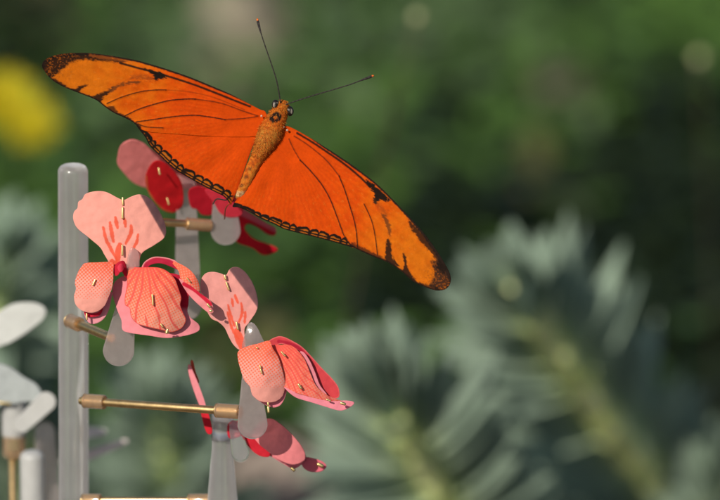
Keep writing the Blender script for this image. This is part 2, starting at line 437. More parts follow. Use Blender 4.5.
arm((73, 322, 20), (112, 338, 5), 4.6, ((70, 321, 21), (79, 324.5, 17.5)), None, 7.5)
arm((84, 217, 24), (212, 225.6, 31), 3.9, ((84, 217, 24), (94, 217.7, 24.5)), ((186, 223.8, 29.5), (211, 225.5, 31)), 6.3)
arm((84, 500.5, 30), (212, 500.5, 24), 3.9, ((82, 500.5, 30), (101, 500.5, 29)), ((188, 500.5, 25), (212, 500.5, 24)), 7)
def tear(x0, y0, x1, y1, r0, r1, dz0, dz1, m=M_acrp, name='paddle', thick=1.6, parent=stand, label=None):
    """teardrop paddle from narrow end (x0,y0,r0) to round end (x1,y1,r1)"""
    ax = np.array((x1-x0, y1-y0)); L = np.hypot(*ax); ax = ax/L; nx = np.array((-ax[1], ax[0])); out = []
    for k in range(9):
        a = math.pi*k/8; out.append(np.array((x0, y0))-ax*r0*math.sin(a)+nx*r0*math.cos(a))
    for k in range(1, 5): out.append(np.array((x0, y0))*(1-k/5)+np.array((x1, y1))*(k/5)-nx*(r0+(r1-r0)*(k/5)**0.85))
    for k in range(13):
        a = math.pi*k/12; out.append(np.array((x1, y1))+ax*r1*math.sin(a)-nx*r1*math.cos(a))
    for k in range(4, 0, -1): out.append(np.array((x0, y0))*(1-k/5)+np.array((x1, y1))*(k/5)+nx*(r0+(r1-r0)*(k/5)**0.85))
    f = lambda x, y: dz0+(dz1-dz0)*((x-x0)*ax[0]+(y-y0)*ax[1])/L
    return sheet(name, out, f, lambda x, y: np.tile((0.6, .6, .6), (len(x), 1)), m, parent, step=1.6, thick=thick, crinkle=0, label=label)
tear(129, 285, 118.6, 350.5, 5.5, 15.6, 2.5, 3.5)
tear(250, 362, 252.5, 424, 6, 15, 2, 3)
tear(224, 196, 225.5, 230, 10, 15, 31, 31)
tear(186, 170, 188, 306, 8.5, 13.5, 36, 36)
tear(234, 425, 240.5, 453, 5, 9, 14, 14, M_clear)
cp = P(222, 418, 18)
foot = Vector((cp.x, cp.y, 0)); H = cp.z
tube('post', [cp+Vector((0, 0, -s)) for s in (0, .0004, .0045, .006, .009, .016, .05, H)],
     [9.5*PX, 10*PX, 10.2*PX, 10.4*PX, 12.2*PX, 15.5*PX, 17*PX, 17*PX], M_acr, stand, 32, label='short tapered frosted post')
tube('socket', [P(222.5, 412, 18), P(222.5, 440, 18.6)], 11*PX, M_clear, stand, 28, label='clear socket over the short post')

# ================================================================== PAPER ORCHIDS
PALE = np.array((0.86, 0.37, 0.30)); PINK = np.array((0.84, 0.28, 0.30)); CORAL = np.array((0.92, 0.150, 0.075))
RED = np.array((0.50, 0.012, 0.035)); LILAC = np.array((0.72, 0.33, 0.36)); STREAK = np.array((0.80, 0.10, 0.045)); MAG = np.array((0.55, 0.035, 0.10))
def flat(c): return lambda x, y: np.tile(c, (len(x), 1))*(1+0.05*vnoise(x, y, 6, 3)[:, None])
def streaks(base, lines):
    def f(x, y):
        c = np.tile(base, (len(x), 1))
        j = vnoise(x, y, 2.5, 4)*0.5
        for pts, wd in lines:
            p = crom(pts, False, 6); d, s = pdist(x, y, p, want_s=True); Lt = s.max()+1e-6
            taper = 0.9+0.5*np.sin(np.pi*np.clip(s/Lt, 0.03, 0.97))
            c = mixc(c, STREAK, 0.92*(1-sst(-0.35, 0.45, d+j-wd*0.62*taper)))
        return c
    return f
def halftone(base, ink, y0, y1, p=3.7, ang=0.0, rim=None):
    """printed net of pale lozenges on coral; solid ink above y0, fading to base at y1"""
    def f(x, y):
        u = x*math.cos(ang)+y*math.sin(ang); v = -x*math.sin(ang)+y*math.cos(ang)
        s = 2*np.cos(2*np.pi*u/p)*np.cos(2*np.pi*v/p)
        t = (y-y0)/(y1-y0)
        thr = 1.25-2.9*np.clip(t, 0, 1)
        k = sst(-0.25, 0.35, np.abs(s)*1.2-0.1-thr) if False else sst(-0.45, 0.45, s-thr*0.9)
        k = k*(0.45+0.55*np.clip(t*2.2, 0, 1)); k = np.where(t > 1, 1, k)
        c = mixc(np.tile(ink, (len(x), 1)), base, k)
        return c
    return f

ORCH = 'paper orchids on the feeder'
# ---------------- upper front orchid
c1 = P(122, 268, 2)
f1 = empty('paper_orchid', 'bright pink and coral paper orchid at the top left of the feeder, facing the camera', 'paper flower', c1, ORCH)
U1 = [(124, 200), (118.5, 198.2), (106, 192), (95, 191.3), (85.5, 194), (82.4, 199), (78.3, 202), (77.4, 208), (74, 212), (73.2, 219), (77.2, 228), (88, 237), (99.7, 247), (104, 254), (108.7, 262), (113, 270), (129, 272), (138, 266), (142, 253.3), (154.5, 245), (164.4, 237.5), (166, 228), (161.7, 215.6), (154.5, 203.5), (147.3, 196.7), (139, 194.4), (131, 196.7)]
def crease(p, q, slope_flap, base):
    """flap to the right of line p->q bends away"""
    (x0, y0), (x1, y1) = p, q; L = math.hypot(x1-x0, y1-y0); nx, ny = (y1-y0)/L, -(x1-x0)/L
    return lambda x, y: base(x, y)+slope_flap*0.18*(lambda d: np.where(d > 0, d-0.8*(1-np.exp(-np.maximum(d, 0)/0.8)), 0))((x-x0)*nx+(y-y0)*ny)
S1 = [([(103.3, 227.3), (106, 239), (111.5, 250), (117, 260)], 2.0), ([(110, 222.8), (111.7, 232.7), (113.5, 241.6)], 2.3), ([(115.3, 217.4), (117.6, 228)], 2.2), ([(124.5, 219), (125.4, 226.4)], 2.0),
      ([(131, 225.5), (131, 232.7), (125.8, 243.4)], 2.2), ([(138, 234.5), (136.5, 242.5), (132, 250.6)], 1.8), ([(119.8, 244.4), (118, 252), (118, 262)], 3.4), ([(112, 262), (117, 268)], 5)]
sheet('upper_petal', U1, crease((137, 190), (167.5, 243), 2.8, lambda x, y: 0.6+0.00045*(x-122)**2+0.012*(y-230)), streaks(PALE, S1), M_paper, f1, 0.62, back=PINK*0.9, label='pale pink two lobed upper petal with coral streaks')
pin(f1, 122.7, 197, 122.9, 205.5, 0.1, 1.1); pin(f1, 122.6, 207, 122.4, 219, 0.1, 1.1); pin(f1, 122.3, 244.5, 122.3, 256, 0.2, 1.1)
L1b = [(100, 296), (111.5, 292), (111.5, 298), (108.5, 311), (102.5, 320), (94, 324), (88, 322), (84.5, 314), (88, 305)]
sheet('side_petal', L1b, lambda x, y: 1.3+0.02*(y-300), flat(np.array((0.80, 0.31, 0.36))), M_paper, f1, 0.8, label='rosy pink underside petal')
sheet('side_petal', [(84, 311), (90, 313.5), (98, 312.5), (103, 308), (100, 315), (92, 317), (86, 316)], lambda x, y: 0.9+0*x, flat(RED*1.3), M_paper, f1, 0.8, label='dark red petal rim')
L1 = [(86, 263), (99, 262.3), (109, 261.8), (113.5, 263), (113.5, 271), (113.2, 280.4), (112, 288.4), (109, 296.4), (104.4, 306), (97, 311.6), (89, 312.7), (81, 310), (75.6, 304.4), (74, 296.4), (75.9, 289), (75, 282), (78, 272.4), (82, 266)]
sheet('side_petal', L1, lambda x, y: -1.6+0.0022*(x-95)**2+0.0016*(y-284)**2, halftone(PALE, CORAL, 258, 299, 3.7, 0.08), M_paper, f1, 0.5, label='coral netted petal with a plain pink tip', back=PINK)
pin(f1, 95.4, 279, 92.6, 285.5, -1.9, 0.9); pin(f1, 86.6, 313, 86.8, 320.5, 0.2, 1.0)
B1 = [(113.8, 284), (118, 279), (126, 275.5), (150, 272), (176, 274), (184, 280), (188.5, 290), (188.5, 303), (187.5, 311), (190.5, 317.5), (198.8, 324.5), (198.4, 331), (186, 335.5), (167, 338), (148, 335.5), (129, 332.7), (122.4, 329.5), (121.4, 320.3), (117.6, 311), (113.8, 299.4), (112.3, 292)]
def b1c(x, y):
    c = np.tile(np.array((0.80, 0.26, 0.29)), (len(x), 1))
    return mixc(c, RED*1.1, sst(-1, 1, (x-175)-(y-296)*0.25)*sst(312, 306, y))  # shadow at the lip's top right, painted in as dark red
sheet('lip_petal', B1, lambda x, y: 1.2+0.0006*(x-150)**2-0.02*(y-300), b1c, M_paper, f1, 0.7, label='plain rose pink lower lip')
F1 = [(128, 268.5), (140.4, 267.4), (157.5, 267.5), (167, 271), (174.6, 278.5), (178.4, 288), (181.3, 297.5), (180.3, 305), (183.2, 312.7), (186, 320.3), (182, 328), (172.7, 332.2), (165, 330.8), (153.7, 328.3), (144.2, 326), (136.6, 323.2), (131, 316.5), (129.5, 308), (125.2, 305), (124.8, 297.5), (127, 284)]
def fan(base, ink, line, ox, oy, n, r0, r1, p=3.7, span=(-0.6, 1.0), curve=0.004, lw=0.9, out=None):
    def f(x, y):
        dx, dy = x-ox, y-oy; r = np.hypot(dx, dy); th = np.arctan2(dx, dy)-curve*r*np.sign(dx)*0.3
        t = np.clip((r-r0)/(r1-r0), 0, 1)
        s = 2*np.cos(2*np.pi*(x*0.95+y*0.3)/p)*np.cos(2*np.pi*(y*0.95-x*0.3)/p)
        k = sst(-0.7, 0.6, s-(1.3-2.3*t))*(0.45+0.5*t)
        c = mixc(np.tile(ink, (len(x), 1)), base, k)
        for a in np.linspace(span[0], span[1], n):
            d = np.abs(th-a-0.0012*r*a+0.02*np.sin(r*0.16+a*9))*r
            c = mixc(c, line, (1-sst(lw*0.35, lw*1.35, d))*0.8*sst(3, 10, r))
        if out is not None:
            c = mixc(c, line, (1-sst(0.3, 1.3, pdist(x, y, out, True)))*0.8)
        return c
    return f
sheet('lip_petal', F1, lambda x, y: -1.8+0.0017*(x-154)**2+0.0009*(y-292)**2-0.012*(y-295), fan(np.array((0.84, 0.36, 0.26)), CORAL*1.0, np.array((0.80, 0.075, 0.065)), 145, 254, 10, 14, 74, lw=1.25, out=crom(F1, True, 4)), M_paper, f1, 0.55, label='coral scalloped lip petal printed with a net and fanning red lines', back=RED)
pin(f1, 152.2, 294, 153, 305.5, -2.3, 0.95); pin(f1, 160.5, 323.5, 163, 327.5, -1.6, 1.0); pin(f1, 165, 331.5, 169.5, 332.5, -1.7, 1.5); pin(f1, 167.8, 328.5, 166.3, 334, -2.2, 1.3)
sheet('flower_heart', [(113.5, 270), (115.5, 264.5), (120.5, 261), (124.5, 261.5), (126.8, 268), (127.2, 278), (124.5, 276), (121.5, 271.5), (117.5, 275.5), (114.5, 275)], lambda x, y: -0.6+0.03*(x-120)**2*0.5, flat(RED), M_paper, f1, 0.6, label='dark crimson curled heart')
sheet('flower_heart', [(117.5, 267), (121, 263.5), (124, 266), (123, 271), (119.5, 272)], lambda x, y: -1.9+0.03*(x-120)**2, flat(np.array((0.7, 0.04, 0.08))), M_paper, f1, 0.6)
sheet('curled_petal', [(141.5, 268.5), (145, 261.5), (154.5, 256.8), (168, 258), (177, 262), (180, 270), (177, 269.5), (169, 266), (160, 263.3), (151, 264.8), (146, 269)], lambda x, y: -1.0-0.07*(262-y), lambda x, y: mixc(flat(np.array((0.56, 0.02, 0.06)))(x, y), PINK, 1-sst(0.6, 1.6, pdist(x, y, crom([(142, 267), (145, 261.5), (154.5, 256.8), (168, 258), (177, 262)], False, 6)))), M_paper, f1, 0.6, label='dark red petal arching over')
sheet('curled_petal', [(171, 261), (180.3, 264), (190, 270), (196.5, 278), (199.6, 286), (199, 292.5), (192, 286.5), (181.3, 279.5), (178.5, 271)], lambda x, y: -2.3+0.006*(x-188)**2, halftone(np.array((.84, .33, .24)), CORAL*1.05, 262, 325, 3.7, 0.6), M_paper, f1, 0.6, label='coral arched petal')
def r1c(x, y):
    c = np.tile(np.array((0.82, 0.27, 0.28)), (len(x), 1))
    d = pdist(x, y, crom([(184, 284), (194, 289.5), (203, 297), (210.5, 304)], False, 6))
    return mixc(c, RED*1.2, 1-sst(1.6, 2.4, d))
sheet('curled_petal', [(179, 278.5), (186, 283), (191.7, 286.5), (201.3, 294), (210.5, 301), (213.8, 311), (209, 313), (199.4, 305.5), (190, 296.2), (184, 288)], lambda x, y: -2.0+0.04*(y-295)-0.03*(x-195), r1c, M_paper, f1, 0.6, label='folded pink petal tip lined with crimson')
pin(f1, 186.5, 277.5, 190.5, 282.5, -2.7, 0.8); pin(f1, 207, 303.5, 210.5, 308, -3.3, 1.1); pin(f1, 209.3, 310.2, 212.6, 311.5, -3.3, 1.4)

sheet('heart_lobe', [(127, 270), (127.6, 257), (130.5, 248.5), (134, 248), (138, 252), (139.5, 260), (138, 270)], lambda x, y: -0.3+0.01*(x-133)**2, flat(np.array((.7, .5, .5))), M_acrp, f1, 0.9, thick=0.5, label='small frosted lobe')
# ---------------- lower front orchid
c2 = P(262, 345, 2)
f2 = empty('paper_orchid', 'pink and coral paper orchid at lower right, turned right above the long brass rod', 'paper flower', c2, ORCH)
U2 = [(226, 275), (220.2, 273.2), (213, 271.8), (205.8, 273.3), (201.3, 279), (200.3, 287), (202, 298), (205.8, 308.6), (211.2, 318.2), (218.4, 322), (224.7, 328), (229.2, 337.5), (233.7, 345), (240, 350), (246, 347), (244.5, 330), (249, 322.5), (256.3, 311.4), (258, 301.4), (254.5, 287), (247.3, 274.4), (239.5, 267.8), (233, 267.2), (229, 270)]
S2 = [([(227.4, 312), (232.7, 330), (239, 339)], 1.5), ([(228, 305), (231, 316), (234.5, 326)], 1.6), ([(232, 299), (233, 306)], 1.6), ([(234.8, 295), (238.2, 303)], 1.7),
      ([(241, 303), (242.2, 312), (239, 322)], 1.7), ([(245.4, 312), (244.7, 323)], 1.4), ([(237, 331), (239, 338), (242, 347)], 5)]
sheet('upper_petal', U2, crease((227.5, 268), (259.5, 311), 2.9, lambda x, y: 1.6+0.004*(y-300)+0.06*(x-228)*0.18), streaks(np.array((0.78, 0.33, 0.29)), S2), M_paper, f2, 0.62, back=PINK*0.9, label='pale pink upper petal with coral streaks and a folded edge')
pin(f2, 224.6, 274.5, 225.8, 280, 1.0, 1.2); pin(f2, 226, 281.5, 229, 290.5, 1.0, 1.0); pin(f2, 236.3, 321.5, 238, 330, 1.1, 1.0)
sheet('heart_lobe', [(243, 350), (245.3, 333), (248.5, 323.5), (254, 323.5), (260, 333), (264, 348)], lambda x, y: 1.2+0.004*(x-254)**2, flat(np.array((.7, .5, .5))), M_acrp, f2, 0.9, thick=0.5, label='small frosted lobe')
R2 = [(268, 342), (276.4, 336.8), (283.6, 336.8), (292.7, 341), (301.7, 346.5), (310.7, 355.5), (321.5, 367.5), (332.3, 378.6), (338.6, 387.7), (339, 397), (331, 398.5), (322, 393), (317.9, 382.3), (312.5, 369.6), (307, 359.5), (298, 351), (289, 346.3), (280, 344), (272.8, 349)]
def r2c(x, y):
    c = np.tile(np.array((0.62, 0.055, 0.065)), (len(x), 1))
    c = mixc(c, np.array((0.42, 0.012, 0.035)), 1-sst(1, 3, pdist(x, y, crom([(279, 341.5), (290, 344), (299, 348.5), (307, 357)], False, 6))))
    return mixc(c, np.array((0.74, 0.14, 0.14)), 1-sst(0.3, 1.4, pdist(x, y, crom(R2, True, 4), True)))
sheet('curled_petal', R2, lambda x, y: 1.6+0.010*(x-300)-0.012*(y-365), r2c, M_paper, f2, 0.6, label='red outer petal curling down')
sheet('lip_petal', [(300, 352), (304, 352.5), (309.5, 360), (315, 372), (320, 385), (327, 395), (318, 393), (312, 380), (305, 362)], lambda x, y: 0.4+0*x, flat(np.array((0.74, 0.24, 0.28))), M_paper, f2, 0.7, label='lilac pink strip')
M2 = [(271, 346.5), (281.8, 344.8), (290.9, 345.3), (298, 350.7), (304.4, 358.8), (308.9, 369.6), (314.3, 382.3), (319.7, 389.5), (328.7, 395.8), (337.7, 399.4), (347.6, 403), (343, 406), (332.3, 404), (317.9, 399.5), (303.5, 395), (290.9, 391.5), (284.5, 387), (282.7, 375), (278.2, 360.6)]
sheet('lip_petal', M2, lambda x, y: -0.5+0.003*(x-292)**2*0.4-0.02*(y-370), fan(np.array((0.82, 0.26, 0.19)), np.array((0.86, 0.14, 0.085)), np.array((0.76, 0.075, 0.065)), 270, 330, 15, 15, 105, span=(0.05, 1.25), lw=0.8), M_paper, f2, 0.55, label='coral red lip petal with fine fanning lines', back=RED)
sheet('lip_petal', [(284, 387), (295, 392), (310, 397), (330, 401), (345, 400.5), (353.5, 401.8), (353, 405), (346, 409.3), (339, 410.5), (328, 407.5), (312, 402.5), (295, 397)], lambda x, y: -0.9+0.01*(x-290), flat(np.array((0.80, 0.25, 0.31))), M_paper, f2, 0.7, label='rose pink pointed lip tip')
L2b = [(252, 393), (254.8, 397.6), (263.8, 404), (272.8, 407.5), (280.5, 405), (285.2, 396.7), (286, 388), (276, 388), (262, 392)]
sheet('side_petal', L2b, lambda x, y: 0.1+0*x, flat(np.array((0.78, 0.24, 0.29))), M_paper, f2, 0.8, label='rose pink underside petal')
L2 = [(238.6, 351), (247.6, 346.3), (258.4, 343.5), (269.2, 340.8), (272.8, 348), (278.2, 357), (281.8, 368), (284.5, 378.6), (285, 387.6), (282.7, 395.8), (276.4, 401.2), (267.4, 402.4), (258.4, 400.3), (252, 394), (249.8, 386.5), (244, 379.5), (239.5, 366), (237.7, 357)]
sheet('side_petal', L2, lambda x, y: -2.4+0.003*(x-262)**2+0.0012*(y-372)**2, halftone(np.array((.82, .35, .29)), CORAL, 341, 388, 3.8, 0.15), M_paper, f2, 0.5, back=PINK, label='coral netted petal with a plain pink tip')
pin(f2, 256, 347.5, 258.5, 348.5, -2.0, 0.9); pin(f2, 260, 365, 260.5, 369, -3.0, 0.8); pin(f2, 260.5, 369, 262, 374, -3.0, 0.8); pin(f2, 268, 402, 268.3, 406, -1.0, 1.1); pin(f2, 268.2, 406, 268.7, 413, -1.0, 1.4)
pin(f2, 281, 351.5, 285.5, 356.5, -1.2, 0.9); pin(f2, 298, 383.5, 301.5, 389, -1.6, 1.2); pin(f2, 326, 399.3, 331, 401, -1.6, 0.9); pin(f2, 340, 402.5, 346, 404.5, -2.2, 1.5)

# ---------------- rear orchid under the butterfly
c3 = P(205, 200, 34)
f3 = empty('paper_orchid', 'deep red and dusty pink paper orchid half hidden behind the butterfly', 'paper flower', c3, ORCH)
over = lambda z0, k=0.20: (lambda x, y: z0+k*(y-185))      # overhanging: top nearer to the camera
D3 = np.array((0.80, 0.25, 0.24))
sheet('upper_petal', [(117.7, 156), (121, 145), (131, 139.4), (141.7, 142), (150, 148), (162.5, 156), (183, 165), (200, 176), (203, 188), (191.7, 190), (179, 188), (160, 190), (146, 188), (133, 182.5), (123, 172), (117.5, 164)], over(38), flat(D3), M_paper, f3, 1.2, label='dusty pink petal turned from the sun')
sheet('side_petal', [(152, 163), (160.4, 160.6), (171, 168), (180.5, 180), (183.5, 193), (182.3, 206), (173, 212.7), (162.5, 209.6), (154, 201), (147, 189), (145.4, 176)], over(31, 0.2), lambda x, y: mixc(flat(np.array((0.62, 0.012, 0.018)))(x, y), np.array((0.6, 0.13, 0.05)), 1-sst(0.3, 1.3, pdist(x, y, [(146, 176), (147.5, 190), (155, 202), (163, 210), (173, 213)]))), M_paper, f3, 1.0, label='deep red oval petal')
pin(f3, 158.4, 167.5, 160, 175, 26, 0.9); pin(f3, 167, 197.5, 169, 205, 31.5, 0.9)
sheet('flower_heart', [(188.5, 191), (198, 186), (212, 190), (218, 197), (214, 207.5), (211.5, 214.8), (202, 214.8), (197, 209.6), (190.6, 206.5)], over(30), flat(np.array((0.58, 0.012, 0.03))), M_paper, f3, 1.0, label='crimson heart')
sheet('side_petal', [(205, 190), (222, 192), (240, 200), (243, 209.6), (240, 216), (229, 217.5), (220, 213), (214, 203)], over(26, 0.15), flat(np.array((0.72, 0.04, 0.07))), M_paper, f3, 1.0, label='magenta petal beneath the butterfly tail')
sheet('lip_petal', [(238, 208), (252, 214), (266.5, 223), (275.5, 228), (275.5, 235), (268, 234.5), (257.5, 227), (248, 223.5), (245, 229), (254, 238.5), (266, 243), (275.5, 247), (277.3, 250.5), (268, 255), (261, 254.3), (252, 248), (236, 241.5), (235, 228)], over(34, 0.12), lambda x, y: mixc(flat(np.array((0.52, 0.008, 0.022)))(x, y), np.array((0.6, 0.12, 0.17)), sst(0, 2.5, (x-240)*0.5+212-y+4)), M_paper, f3, 1.0, label='deep red two pronged lip')
# ---------------- lower rear orchid
c4 = P(225, 428, 17)
f4 = empty('paper_orchid', 'pink paper orchid seen from the side at the bottom, below the long brass rod', 'paper flower', c4, ORCH)
sheet('upper_petal', [(188, 366), (190, 364.5), (193, 371), (200, 388), (206, 407), (200.5, 407), (194, 391.5), (189, 375)], lambda x, y: 16-0.1*(x-195), flat(np.array((0.72, 0.24, 0.27))), M_paper, f4, 0.8, label='narrow pink petal seen edge on')
sheet('upper_petal', [(190.5, 362), (193, 361), (195.5, 371), (199, 381), (197, 383), (193, 374)], lambda x, y: 17.5+0*x, flat(np.array((0.6, 0.09, 0.05))), M_paper, f4, 0.8)
sheet('side_petal', [(200, 406), (206, 408), (211, 422), (212, 433), (207, 433), (203, 422)], over(16, 0.0), flat(np.array((0.60, 0.015, 0.03))), M_paper, f4, 0.9, label='narrow red petal')
sheet('flower_heart', [(228, 424), (238, 421), (243, 430), (241, 436), (229, 438)], over(16, 0.0), flat(np.array((0.55, 0.01, 0.03))), M_paper, f4, 0.9, label='crimson heart')
sheet('lip_petal', [(240, 432), (250, 434), (264, 440), (270, 452), (268, 457), (258, 455), (248, 446)], lambda x, y: 15+0*x, flat(np.array((0.55, 0.015, 0.03))), M_paper, f4, 0.9, label='crimson inner lip')
sheet('lip_petal', [(262, 452), (272, 457), (282, 463), (293, 468.5), (302, 464), (306, 456), (298, 450), (280, 446)], lambda x, y: 15.5+0*x, flat(np.array((0.74, 0.20, 0.24))), M_paper, f4, 0.9, label='rose pink lower lip rim')
sheet('side_petal', [(262, 421), (270, 418.5), (279, 422.7), (292, 434.4), (302.4, 447.4), (305.5, 456.6), (302, 462), (292, 464.5), (279, 459.8), (268.5, 452), (258, 443), (252, 432)], lambda x, y: 11+0.004*(x-280)**2*0.3, flat(np.array((0.74, 0.22, 0.23))), M_paper, f4, 0.9, label='rose pink rounded petal')
sheet('lip_petal', [(301, 460), (306, 457), (320.6, 460.5), (326.5, 466), (321, 471.3), (310, 471.5), (303, 467)], lambda x, y: 16+0*x, flat(np.array((0.70, 0.15, 0.20))), M_paper, f4, 0.9, label='small pink pointed tip')
pin(f4, 269, 430, 271.5, 435, 12, 1.1); pin(f4, 291, 467, 295, 471, 14.5, 1.8); pin(f4, 317, 463.5, 323.5, 466.5, 15.2, 2.0)

# ================================================================== SECOND (WHITE) STAND
wf = P(12, 440, 70); wfoot = Vector((wf.x, wf.y, 0))
ws = empty('feeder_stand', 'clear and white acrylic stand with an upright brass rod at the bottom left edge', 'feeder stand', wfoot)
M_white = mat('white_acrylic', base=(0.62, 0.62, 0.60), rough=0.45, trans=0.35, noise_scale=400, var=0.06)
rod('socket', P(14, 398, 68), P(14, 437, 70), 13*PX, M_white, ws, 0.3, 28, label='cloudy clear tube')
rod('collar', P(14, 432, 69.5), P(14, 457, 71), 12*PX, M_collar, ws, 0.3, 28)
tube('rod', [P(12.5, 450, 70), Vector((P(12.5, 450, 70).x, P(12.5, 450, 70).y, 0))], 4.6*PX, M_brass, ws, 20)
pt = P(32, 451, 62); rod('post', pt, Vector((pt.x, pt.y, 0)), 13*PX, M_white, ws, 0.6, 30)
tear(22, 425, 46, 402, 8, 10, 66, 64, M_white, 'paddle', 1.5, ws)
tear(45, 432, 48, 500, 10, 12, 82, 82, M_acrp, 'paddle', 1.5, ws)
WP = lin(206, 208, 205)*0.95
wfl = empty('paper_orchid', 'white paper orchid cut off by the left edge beside the acrylic post', 'paper flower', P(-6, 360, 72), 'white paper orchids')
sheet('upper_petal', [(-30, 335), (-10, 318), (8, 306), (20, 302.5), (36, 303), (45.5, 309), (44, 318), (34, 327), (20, 337), (4, 345), (-20, 350)], lambda x, y: 74-0.08*(x-10)+0.001*(x-10)**2, flat(np.array((0.56, 0.57, 0.54))), M_paper, wfl, 1.4, label='white pointed petal')
sheet('side_petal', [(-30, 360), (-8, 362), (8, 366), (24, 377), (36, 384), (42, 394), (38, 401), (24, 402), (6, 405), (-20, 405)], lambda x, y: 66-0.04*(y-380), flat(np.array((0.40, 0.43, 0.42))), M_paper, wfl, 1.4, label='grey white lower petal')
pin(wfl, -2, 402.5, 11, 403.5, 64, 1.3)
wf2 = empty('paper_orchid', 'faint grey lilac paper orchid petals behind the acrylic post, under the long rod', 'paper flower', P(70, 440, 95), 'white paper orchids')
sheet('side_petal', [(60, 432), (75, 428), (95, 427), (107, 430), (104, 435), (90, 438), (70, 442)], lambda x, y: 92+0*x, flat(np.array((0.7, 0.66, 0.64))), M_paper, wf2, 1.4)
sheet('side_petal', [(60, 460), (85, 452), (108, 444), (124, 439), (128, 442), (116, 449), (95, 458), (70, 468)], lambda x, y: 97+0*x, flat(np.array((0.7, 0.62, 0.6))), M_paper, wf2, 1.4)

# ================================================================== BUTTERFLY
bc = P(268, 140, 1.5)
bf = empty('butterfly', 'orange butterfly with black edged wings spread flat, resting on the red paper orchid', 'butterfly', bc)
OR_IN = np.array((0.50, 0.050, 0.0012)); OR_OUT = np.array((0.47, 0.110, 0.004)); BLK = np.array((0.012, 0.007, 0.005)); OCH = np.array((0.34, 0.085, 0.006)); BRN = np.array((0.10, 0.030, 0.008))
LF = [(266, 113), (260, 109.5), (251, 104.8), (232, 94.8), (213, 86.5), (195, 79), (180, 73.5), (165, 68.5), (150, 64), (136, 60.2), (113, 56), (89, 53), (72, 53), (60, 54.2), (50, 57), (43.8, 61), (42, 66), (44.5, 71), (51, 79), (60, 85), (71, 90), (84, 95), (96, 100), (105, 107), (114, 113), (125, 118), (134, 123), (139, 128), (150, 132), (175, 134), (205, 136), (235, 137), (256, 136), (268, 130)]
LH = [(256, 125), (230, 122), (190, 118), (150, 118), (137, 123), (138, 128), (145, 137), (150, 146), (160, 156), (173, 168), (183, 174.5), (198, 183), (212, 190.5), (223, 196), (228, 201), (231, 205), (233, 200), (238, 188), (245, 168), (253, 146), (259, 134)]
RF = [(278, 127), (288, 126.3), (308, 136.5), (325, 147), (345, 160), (363, 173), (377, 184), (390, 196.5), (410, 217.5), (425, 234.5), (438, 252.5), (447, 267.5), (450.8, 277), (449.8, 284.5), (445, 289.4), (436, 290.4), (425, 287), (412, 280.5), (402, 271.8), (389, 263), (373, 256.5), (360, 250.6), (350, 245), (345, 238), (330, 215), (312, 190), (295, 165), (276, 145)]
RH = [(272, 136), (290, 150), (310, 172), (330, 200), (345, 225), (355, 246.5), (346, 245.5), (337, 243), (322.5, 239), (302.6, 234), (284.6, 229.3), (273.7, 224), (261, 218.5), (248.5, 211.5), (239, 207.5), (232.5, 206.5), (237, 199), (247, 182), (258, 162), (266, 148)]
LFv = [([(250, 106.5), (232, 99.5), (212, 91.5), (192, 84), (172, 77.5), (155, 72.5), (138, 68), (120, 63)], 1.5, 0.95), ([(107, 103.5), (122, 97), (140, 91.8), (155, 90), (166, 90)], 0.85, 0.85),
       ([(123, 117), (137, 110), (150, 105.5), (169.5, 100.5), (187, 99), (195, 99)], 0.95, 0.9), ([(136, 122), (150, 120), (173, 116.7), (193, 115.3), (208, 116.7), (225, 119.6)], 0.9, 0.9),
       ([(138, 124), (147, 127), (163, 127.8)], 0.9, 0.8), ([(195, 99), (220, 103), (243, 111), (258, 116)], 0.9, 0.68), ([(225, 119.6), (243, 118.5), (257, 116.5)], 0.9, 0.68), ([(166, 90), (190, 92), (215, 98), (245, 110)], 0.8, 0.35)]
RFv = [([(297, 133), (312, 142), (327, 152), (345, 164.5), (360, 177), (370, 187)], 1.5, 0.95), ([(339, 176), (344, 188), (348, 200), (354, 220), (356.5, 233), (357.5, 247)], 0.95, 0.9),
       ([(300, 160), (306, 166), (312, 172.5), (322, 185), (330, 199), (336, 214), (344, 236)], 0.95, 0.9), ([(364, 204), (371, 219), (375, 235), (377.5, 255)], 0.85, 0.85),
       ([(300, 160), (293, 148), (289, 139)], 0.9, 0.68), ([(339, 176), (326, 160), (308, 145), (294, 136)], 0.9, 0.68)]
def streaknoise(x, y, bx, by):
    th = np.arctan2(y-by, x-bx); rr_ = np.hypot(x-bx, y-by)
    return np.array([noise.fractal(Vector((a*90, b/4.5, 3.1)), 1.0, 2.0, 3) for a, b in zip(th, rr_)])
